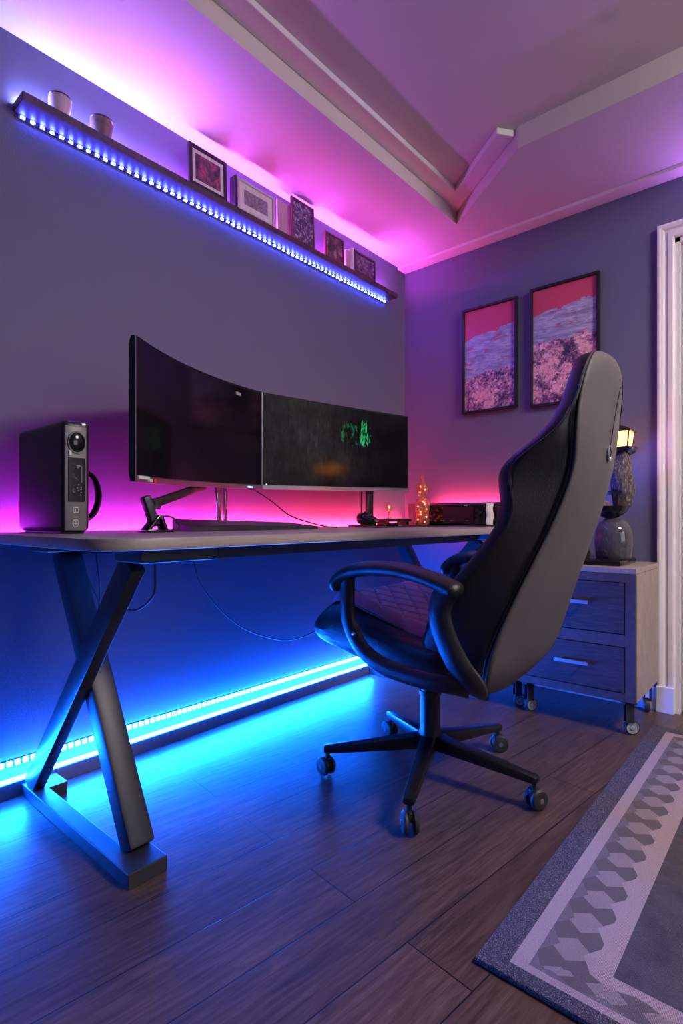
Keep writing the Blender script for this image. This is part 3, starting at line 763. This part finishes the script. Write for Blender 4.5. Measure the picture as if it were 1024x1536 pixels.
# black radio against the right wall
rd = empty('radio', (2.33, 1.30, DT+.006), 'glossy black box radio with knobs on the tray at the desk end', 'radio', 0)
b = MB().box((0, -.155, 0), (.14, .145, .098), .006, 3); b.build('body', M['gloss'], rd)
b = MB().box((-.003, -.10, .012), (.002, .06, .088), .001); b.build('front_screen', M['frameblack'], rd, smooth=False)
b = MB()
for y, z in ((-.12, .07), (-.12, .045), (-.12, .022), (-.135, .06)): b.cyl((0, y, z), (-.008, y, z), .008, n=16)
b.build('knob', M['plastic'], rd)
b = MB()
for y in (-.08, .0, .05): b.box((-.0042, y, .020), (-.0028, y+.022, .0225))
b.build('marking', M['wheelgrey'], rd, smooth=False)
b = MB()
b.box((-.0042, -.07, .092), (-.001, -.055, .096)); b.build('power_light', M['light_mark'], rd, smooth=False)
o = MB().grid([[(2.335+.004*math.sin(i*1.3), 1.137+dy, DT+.108-i*.0101), (2.365+.004*math.cos(i), 1.118+dy, DT+.108-i*.0101)] for i, dy in zip(range(11), (0, .001, .002, .001, 0, -.001, 0, .001, .002, .001, 0))]).build('cloth', M['paper'])
sd = o.modifiers.new('Solidify', 'SOLIDIFY'); sd.thickness = .004
tag(o, 'folded white cloth strip hanging beside the black radio', 'cloth')

# ------------------------------------------------------------------ cabinet
CX0, CX1, CY0, CY1, CB, CT = 2.143, 2.515, .4727, .965, .125, .607
cab = empty('drawer_cabinet', (0, 0, 0), 'low dark oak two drawer cabinet on castors with taupe top by the door', 'cabinet')
b = MB(); b.box((CX0+.012, CY0, CB), (CX1, CY0+.018, CT-.022), .001); b.box((CX0+.012, CY1-.018, CB), (CX1, CY1, CT-.022), .001)
b.box((CX0+.014, CY0+.018, CB), (CX1, CY1-.018, CB+.018)); b.box((CX1-.012, CY0+.018, CB+.018), (CX1, CY1-.018, CT-.022))
b.build('body', M['cab_top'], cab, smooth=False)
MB().box((CX0, CY0-.001, CT-.021), (CX1, CY1, CT), .002).build('top', M['cab_top'], cab, smooth=False)
b = MB()
b.box((CX0, CY0, CB), (CX0+.018, CY0+.034, CT-.0225), .001); b.box((CX0, CY1-.034, CB), (CX0+.018, CY1, CT-.0225), .001)
b.box((CX0, CY0+.034, CT-.052), (CX0+.018, CY1-.034, CT-.0225), .001)
b.box((CX0, CY0+.034, .322), (CX0+.018, CY1-.034, .366), .001); b.box((CX0, CY0+.034, CB), (CX0+.018, CY1-.034, .155), .001)
b.build('face_frame', M['cab_frame'], cab, smooth=False)
for z0, z1, zh in ((.369, .552, .474), (.158, .319, .245)):
    dr = MB().box((CX0-.002, CY0+.037, z0), (CX0+.016, CY1-.037, z1), .001).build('drawer', M['cab_dark'], cab, smooth=False)
    h = MB(); h.box((CX0-.026, .628, zh-.006), (CX0-.019, .752, zh+.007), .001); h.box((CX0-.020, .64, zh-.004), (CX0-.002, .648, zh+.004)); h.box((CX0-.020, .732, zh-.004), (CX0-.002, .74, zh+.004))
    h.build('handle', M['handle'], dr, smooth=False)
def castor(x, y, rz, par, R_=.027):
    e = MB(); mt = Matrix.Translation((x, y, 0)) @ Matrix.Rotation(rz, 4, 'Z')
    e.box((-.022, -.022, CB-.012), (.022, .022, CB), .002, mtx=mt); e.box((-.012, -.014, .045), (.016, -.010, CB-.01), .001, mtx=mt); e.box((-.012, .010, .045), (.016, .014, CB-.01), .001, mtx=mt)
    f = e.build('castor', M['rubber'], par, smooth=False)
    w = MB().lathe([(0, -.008), (.010, -.009), (.012, -.006), (.021, -.006), (.022, -.009), (R_-.001, -.008), (R_, 0), (R_-.001, .008), (.022, .009), (.021, .006), (.012, .006), (.010, .009), (0, .008)], 32,
        Matrix.Translation((x+.012*math.cos(rz), y+.012*math.sin(rz), R_)) @ Matrix.Rotation(rz, 4, 'Z') @ Matrix.Rotation(PI/2, 4, 'X'))
    w.build('wheel', M['rubber'], f)
    MB().lathe([(0, -.0105), (.006, -.0105), (.009, -.009), (.012, -.007), (.0205, -.007), (.0215, -.0098), (.0185, -.0098), (.0215, 0), (.0185, .0098), (.0215, .0098), (.0205, .007), (.012, .007), (.009, .009), (.006, .0105), (0, .0105)], 32,
        Matrix.Translation((x+.012*math.cos(rz), y+.012*math.sin(rz), R_)) @ Matrix.Rotation(rz, 4, 'Z') @ Matrix.Rotation(PI/2, 4, 'X')).build('rim', M['wheelgrey'], f)
castor(CX0+.035, CY0+.032, -.9, cab); castor(CX0+.035, CY1-.09, -.6, cab); castor(CX1-.035, CY0+.032, .4, cab); castor(CX0+.06, CY1-.03, -.7, cab)

# ornaments on the cabinet
TZc = CT
o = MB().box((2.20, .535, TZc), (2.44, .79, TZc+.022), .008, 3).build('black_base', M['gloss'])
tag(o, 'glossy black rounded base plate on the cabinet under the glass dome', 'base')
zc = TZc+.022
gd = empty('glass_dome', (2.34, .595, zc), 'dark smoked glass dome jar with twigs inside on black base', 'glass dome')
b = MB(); pr = [(.0, .0), (.062, .0), (.066, .01), (.070, .06), (.067, .105), (.054, .140), (.030, .158)]; b.lathe(pr+[(r-.003, z-.002) for r, z in pr[::-1][:-2]]+[(0, .004)], 40); b.build('dome', M['smokeglass'], gd)
b = MB()
for i in range(14):
    a = i*2.1; r0 = .02+.02*random.random()
    b.tube(smoothpath([(r0*math.cos(a), r0*math.sin(a), .005), (r0*.8*math.cos(a+.6), r0*.8*math.sin(a+.6), .04), (r0*1.3*math.cos(a+1.1), r0*1.3*math.sin(a+1.1), .06+.05*random.random())], 4), .0022, 5, up=(0, 0, 1))
b.build('twigs', M['bark'], gd)
mg = empty('magenta_light', (2.27, .70, zc), 'small magenta glowing ornament left of the glass dome', 'lamp')
M['magglow'] = led('magenta_glow', (1, .01, .22), 1.1)
b = MB(); b.tube(smoothpath([(-.005, .0, .115), (-.002, -.005, .09), (.004, -.015, .07), (.008, -.028, .058)], 5), [.006, .011, .0125, .012, .0115, .011, .011, .010, .010, .009, .009, .008, .007, .006, .005, .004], 10, up=(0, 1, 0)); b.build('glow', M['magglow'], mg)
b = MB(); b.lathe([(0, 0), (.035, 0), (.038, .02), (.03, .045), (.012, .055), (.008, .06), (0, .06)], 24); b.build('holder', M['frameblack'], mg)
bw = empty('bowl', (2.33, .605, zc+.158), 'glossy black bowl resting on the glass dome, holding straw', 'bowl')
b = MB().lathe([(0, 0), (.020, 0), (.045, .012), (.062, .030), (.066, .048), (.062, .048), (.056, .030), (.040, .016), (0, .008)], 36); b.build('body', M['gloss'], bw)
sn = MB()
for i in range(120):
    a = random.random()*2*PI; r0 = random.random()*.036; L = .03; th = random.random()*PI
    c = Vector((r0*math.cos(a), r0*math.sin(a), .035+.05*random.random()*(1-r0/.06)))
    d = Vector((math.cos(th), math.sin(th), random.uniform(-.3, .5)))*L/2
    sn.tube([c-d, c+d*.2+Vector((0, 0, .003)), c+d], .0013, 4, up=(0, 0, 1))
o = sn.build('straw', M['straw'], loc=(2.31, .640, zc+.160)); tag(o, 'tuft of golden straw heaped in the black bowl', 'straw', kind='stuff')
# bark-like sculpture
sc = empty('bark_sculpture', (2.345, .568, zc+.188), 'tall rough textured bark sculpture with hooked top, in the bowl', 'sculpture')
rows = []
ctl = [(0, .0, 0, .020), (0, -.004, .03, .026), (.0, -.008, .07, .034), (0, -.004, .11, .036), (0, .004, .15, .035), (0, .006, .185, .031), (0, .002, .215, .026), (0, -.002, .235, .02)]
for x, y, z, r in ctl:
    r *= 1.28
    rows.append([(x+r*(1+.12*math.sin(3*t+z*40))*math.cos(t), y+r*(1+.10*math.sin(4*t+z*30))*math.sin(t), z) for t in [2*PI*i/20 for i in range(20)]])
b = MB().grid(rows, closed=True, cap=True); b.build('trunk', M['bark'], sc, sub=1)
b = MB().tube(smoothpath([(0, .03, .222), (0, .0, .226), (0, -.02, .230), (0, -.036, .238), (0, -.040, .250)], 5), [.012+.0004*i for i in range(20)]+[.020], 12, up=(1, 0, 0)); b.build('hook', M['clay'] if False else M['bark'], sc)
b = MB().lathe([(0, 0), (.050, 0), (.052, .006), (.030, .014), (0, .016)], 28, Matrix.Translation((0, .02, .065))); b.build('collar', M['frameblack'], sc)
# lantern
ln = empty('lantern', (2.335, .572, zc+.188+.241), 'small black lantern with glowing orange panes on top of sculpture', 'lantern')
MB().box((-.042, -.042, 0), (.042, .042, .008), .002).build('base', M['frameblack'], ln, smooth=False)
b = MB()
for x in (-1, 1):
    for y in (-1, 1): b.beam((x*.036, y*.036, .008), (x*.042, y*.042, .066), .005, .005)
b.build('corner_post', M['frameblack'], ln, smooth=False)
M['flamepane'] = led('lit_pane', (1, .30, .055), 10)
b = MB(); b.grid([[(sx*.035, sy*.035, .009) for sx, sy in ((-1, -1), (1, -1), (1, 1), (-1, 1))], [(sx*.041, sy*.041, .065) for sx, sy in ((-1, -1), (1, -1), (1, 1), (-1, 1))]], closed=True, cap=True)
b.build('lit_pane', M['flamepane'], ln, smooth=False)
b = MB().grid([[(sx*r, sy*r, z) for sx, sy in ((-1, -1), (1, -1), (1, 1), (-1, 1))] for r, z in ((.049, .066), (.050, .070), (.022, .088), (.012, .092))], closed=True, cap=True); b.build('roof', M['frameblack'], ln, smooth=False)
b = MB().lathe([(.004, .088), (.006, .094), (.003, .100), (.005, .108), (0, .114)], 14); b.build('finial', M['frameblack'], ln)

# ------------------------------------------------------------------ rug
b = MB().box((RX0, -1.1, .0005), (2.312, RY1, .012), .004, 2); o = b.build('rug', M['rug']); tag(o, 'flat grey and pale patterned rug with triangle border on the wood floor', 'rug')

# ------------------------------------------------------------------ chair (faces +y, towards the desk)
ch = empty('gaming_chair', (1.43, .88, 0), 'high backed black leather gaming chair seen from behind at the desk', 'chair')
# star base
hub = MB(); hub.lathe([(0, .085), (.030, .085), (.036, .095), (.038, .125), (.031, .145), (.030, .250), (.033, .252), (.033, .262), (.028, .264), (.028, .270), (0, .270)], 36); hub.build('hub', M['basemetal'], ch)
MB().lathe([(0, .268), (.017, .268), (.017, .335), (0, .335)], 28).build('gas_lift', M['chrome'], ch)
angs = [58, 130, 202, 274, 346]
for i, a in enumerate(angs):
    A = math.radians(a); c, s_ = math.cos(A), math.sin(A)
    lg = MB().beam((.018*c, .018*s_, .112), (.325*c, .325*s_, .080), .050, .044, bevel=.008, w1=.032, h1=.022).build('base_leg', M['basemetal'], ch)
    sw = a+[20, -50, 25, 60, -35][i]; B = math.radians(sw); cx, cy = .312*c, .312*s_
    mt = Matrix.Translation((cx, cy, 0)) @ Matrix.Rotation(B, 4, 'Z')
    k = MB(); k.cyl((cx, cy, .045), (cx, cy, .074), .007, n=14); k.box((-.014, -.006, .030), (.018, .006, .056), .004, mtx=mt)
    kc = k.build('castor', M['plastic'], lg)
    for sg in (-1, 1):
        MB().lathe([(0, 0), (.022, 0), (.0275, .003), (.028, .009), (.024, .014), (.012, .016), (0, .016)], 28, mt @ Matrix.Translation((.008, sg*.0055, .0285)) @ Matrix.Rotation(-sg*PI/2, 4, 'X')).build('wheel', M['rubber'], kc)
        MB().lathe([(0, 0), (.007, 0), (.006, .002), (0, .002)], 16, mt @ Matrix.Translation((.008, sg*.0213, .0285)) @ Matrix.Rotation(-sg*PI/2, 4, 'X')).build('wheel_cap', M['capgrey'], kc)
# mechanism
b = MB().box((-.10, -.14, .318), (.10, .12, .350), .010, 3); b.build('tilt_mechanism', M['plastic'], ch)
b = MB().box((-.115, -.17, .340), (.115, .14, .358), .005); b.build('seat_plate', M['blackmetal'], ch)

# seat cushion: outline lofted in x (closed section in y,z)
def seat_rows():
    rows = []
    for i in range(21):
        u = -1+2*i/20; x = .262*math.copysign(abs(u)**.85, u)
        e = (1-abs(u)**5)                                   # edge roundness
        yf = .30-.05*abs(u)**3; yb = -.22
        zt = .52; zb = .385-.02*e+.02
        zb = .365+.035*abs(u)**4
        th = .35+.65*e**.5
        mid = (zt+zb)/2-.01
        prof = [(yb, .42), (yb, .45), (yb+.03, .463), (-.1, .478), (0, .506), (.10, .535), (.17, .546), (yf-.06, .535), (yf-.02, .508), (yf, .470), (yf-.008, .435), (yf-.04, .412), (.15, .392), (.05, .366), (-.05, .350), (-.15, .348), (yb+.02, .36)]
        rows.append([(x, y, mid+(z-mid)*th) for y, z in prof])
    return rows
b = MB().grid(seat_rows(), closed=True, cap=True); b.build('seat', M['leather'], ch, sub=1)
# quilted top
def quilt(x, y):
    p = .078
    a_ = (x+y)/p; b2 = (x-y)/p
    da = abs(a_-round(a_)); db = abs(b2-round(b2)); dd = min(da, db)*2
    return .011*(1-(1-min(dd*3.2, 1))**2)
rows = []; nx, ny = 90, 100
for j in range(ny+1):
    y = -.20+.435*j/ny; row = []
    for i in range(nx+1):
        u = -1+2*i/nx; x = u*(.222-.035*max(0, (y-.10)/.135)**2)
        zt = .466+.29*max(0, min(y+.15, .30)) if y < .15 else .553-.02*((y-.15)/.08)**2
        zt += .004
        edge = min(1, (1-abs(u))*9, (j)/6, (ny-j)/6)
        zt += .010*abs(u)**3
        row.append((x, y, zt+quilt(x, y)*edge+(-.022*(1-edge)**2)))
    rows.append(row)
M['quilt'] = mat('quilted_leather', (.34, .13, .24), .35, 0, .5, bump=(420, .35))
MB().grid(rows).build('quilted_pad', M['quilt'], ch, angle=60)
# seat piping along the near and far sides
for sg in (-1, 1):
    b = MB().tube(smoothpath([(sg*.228, -.18, .468), (sg*.232, -.1, .480), (sg*.232, 0, .508), (sg*.230, .12, .541), (sg*.226, .165, .546)], 6), .003, 6, up=(0, 0, 1)); b.build('seat_piping', M['piping'], ch)

# backrest
sec = [(.325, -.225, .09, -.13, .13), (.345, -.245, .14, -.12, .18), (.37, -.265, .19, -.115, .215), (.40, -.284, .222, -.115, .24), (.45, -.300, .240, -.12, .255), (.50, -.316, .236, -.135, .258), (.55, -.335, .226, -.155, .258),
       (.60, -.353, .215, -.185, .255), (.65, -.374, .203, -.225, .250), (.70, -.394, .190, -.268, .240), (.74, -.410, .178, -.298, .232), (.78, -.426, .170, -.318, .226), (.82, -.440, .163, -.325, .222), (.86, -.453, .157, -.318, .220),
       (.89, -.461, .154, -.316, .222), (.92, -.467, .155, -.334, .222), (.95, -.471, .162, -.372, .216), (.98, -.474, .168, -.410, .205), (1.02, -.477, .170, -.438, .190), (1.06, -.481, .166, -.455, .178), (1.10, -.488, .158, -.470, .166),
       (1.14, -.494, .142, -.480, .148), (1.165, -.496, .115, -.485, .122), (1.18, -.492, .07, -.486, .08)]
def section(z, yb, wb, yf, wf):
    th = .062 if z < 1.12 else .062-.9*(z-1.12)
    yf = max(yf, yb+.028)
    half = [(-wb*.55, yb-.010), (-wb*.92, yb-.004), (-wb, yb+.006), (-(wb+wf)/2-.004, (yb+yf)/2-.002), (-wf, yf-.036), (-wf+.001, yf-.014), (-wf+.014, yf+.006), (-wf+.042, yf+.010), (-wf+.07, max(yf-.03, yb+th*.9)), (-wb*.35, max(yf-.055, yb+th))]
    full = [(0, yb-.012)]+half+[(0, max(yf-.06, yb+th))]+[(-x, y) for x, y in half[::-1]]
    return [(x, y, z) for x, y in full]
b = MB().grid([section(*s_) for s_ in sec], closed=True, cap=True); b.build('backrest', M['leather'], ch, sub=1)
# lighter rear panel, wrapping seam to seam
rows = []
for z, yb, wb, yf, wf in sec:
    rows.append([(wb*u*.985, yb-.016+.013*abs(u)**3, z+(0 if z < 1.17 else -.004)) for u in [-1+2*i/12 for i in range(13)]])
b = MB().grid(rows); o = b.build('rear_panel', M['backpanel'], ch, sub=1)
sdm = o.modifiers.new('Solidify', 'SOLIDIFY'); sdm.thickness = .006; sdm.offset = 1
# piping: seam lines and the bolster edge
for sg in (-1, 1):
    b = MB().tube(smoothpath([(sg*(wb+.0005), yb+.0005, z) for z, yb, wb, yf, wf in sec[1:-1]], 4), .0020, 6, up=(1, 0, 0)); b.build('seam_piping', M['piping'], ch)
    b = MB().tube(smoothpath([(sg*(wf+.0002), max(yf, yb+.028)-.034, z) for z, yb, wb, yf, wf in sec[5:-1]], 4), .0028, 6, up=(1, 0, 0)); b.build('bolster_piping', M['leather'], ch)
# vertical seam and oval badge
M['badge'] = mat('chrome_badge', (.5, .5, .5), .25, 1)
b = MB().tube(smoothpath([(.080, -.5125, 1.12), (.066, -.5055, 1.06), (.055, -.4995, 1.0), (.049, -.4965, .968)], 5), .0011, 5, up=(1, 0, 0)); b.build('rear_seam', M['piping'], ch)
b = MB().lathe([(0, 0), (.016, 0), (.0155, .003), (.012, .0035), (.0115, .002), (0, .002)], 28, Matrix.Translation((.046, -.494, .950)) @ Matrix.Rotation(PI/2, 4, 'X') @ Matrix.Scale(1.35, 4, (0, 1, 0))); b.build('badge', M['badge'], ch)
b = MB().box((.040, -.4985, .948), (.052, -.4955, .953)); b.box((.044, -.4985, .940), (.048, -.4955, .961)); b.build('badge_mark', M['frameblack'], ch, smooth=False)

# looped armrests
for sg in (-1, 1):
    X_ = sg*.297
    pad = smoothpath([(X_, .118, .588), (X_, .108, .615), (X_, .070, .640), (X_, .0, .654), (X_, -.08, .656), (X_, -.16, .645), (X_, -.235, .624), (X_, -.262, .612)], 6)
    n = len(pad); rr = [.018*min(1, .55+.45*math.sin(PI*min(1, (i+.5)/6)/2), .5+.5*math.sin(PI/2*min(1, (n-i-.5)/5))) for i in range(n)]
    b = MB().tube(pad, rr, 16, sx=1.12, sy=1.75, up=(1, 0, 0)); b.build('arm_pad', M['leather'], ch)
    loop = smoothpath([(X_, .078, .622), (X_, .078, .540), (X_, .066, .490), (X_, .030, .440), (X_, -.030, .408), (X_, -.10, .396), (X_, -.18, .392), (X_*.97, -.235, .392), (X_*.90, -.272+(.05 if sg > 0 else 0), .384)], 7)
    b = MB().tube(loop, .020, 12, sx=1.15, sy=.85, up=(1, 0, 0)); b.build('arm_loop', M['leather'], ch)
    dd = .06 if sg > 0 else 0
    rear = smoothpath([(X_*.96, -.225, .615), (X_*.965, -.207, .585), (X_*.97, -.204, .545), (X_*.97, -.222+dd*.6, .495), (X_*.97, -.255+dd, .440), (X_*.92, -.285+dd, .395), (X_*.8, -.285+dd, .365)], 7)
    b = MB().tube(rear, [.024]*(len(rear)-6)+[.023, .021, .019, .017, .015, .013], 12, sx=1.25, sy=.7, up=(1, 0, 0)); b.build('arm_bracket', M['leather'], ch)
    b = MB().lathe([(0, 0), (.006, 0), (.005, .003), (0, .004)], 14, Matrix.Translation((X_+sg*.014, .046, .478)) @ Matrix.Rotation(sg*PI/2, 4, 'Y')); b.build('screw_cap', M['steel'], ch)

# ------------------------------------------------------------------ lights added out of view
M['panel'] = led('added_panel_glow', (1, .86, .77), 64)  # made-up panel lamp, unseen, brightens the room from behind the camera
cp = empty('added_ceiling_light', (1.55, -1.0, TZ), 'added square warm white light panel, out of view in the tray behind the camera', 'ceiling light')
MB().box((-.27, -.27, -.02), (.27, .27, -.001), .003).build('frame', M['trim'], cp, smooth=False)
MB().box((-.25, -.25, -.10), (.25, .25, -.0205), .02, 3).build('diffuser', M['panel'], cp, smooth=False)
w = bpy.data.worlds.new('World'); SC.world = w; w.use_nodes = True
w.node_tree.nodes['Background'].inputs[0].default_value = (.75, .72, .85, 1); w.node_tree.nodes['Background'].inputs[1].default_value = .8
L = bpy.data.lights.new('added_window_light', 'AREA'); L.shape = 'RECTANGLE'; L.size = 1.4; L.size_y = 1.1; L.energy = 14; L.color = (.9, .92, 1)  # added fill lamp shining in through the made-up window
lo = bpy.data.objects.new('added_window_light', L); lo.location = (1.3, BY-.12, 1.35); lo.rotation_euler = (math.radians(90), 0, 0); col.objects.link(lo)

# ------------------------------------------------------------------ camera
cam = bpy.data.cameras.new('camera'); cam.sensor_width = 36; cam.sensor_fit = 'AUTO'; cam.lens = 815/1536*36; cam.shift_y = 10/1536; cam.clip_start = .02
co_ = bpy.data.objects.new('camera', cam); co_.location = (0, 0, .785); co_.rotation_euler = (math.radians(90), 0, math.radians(40.86-90)); col.objects.link(co_)
SC.camera = co_
SC.view_settings.view_transform = 'Standard'; SC.view_settings.look = 'None'; SC.view_settings.exposure = .2; SC.view_settings.gamma = 1
SC.view_settings.use_curve_mapping = False
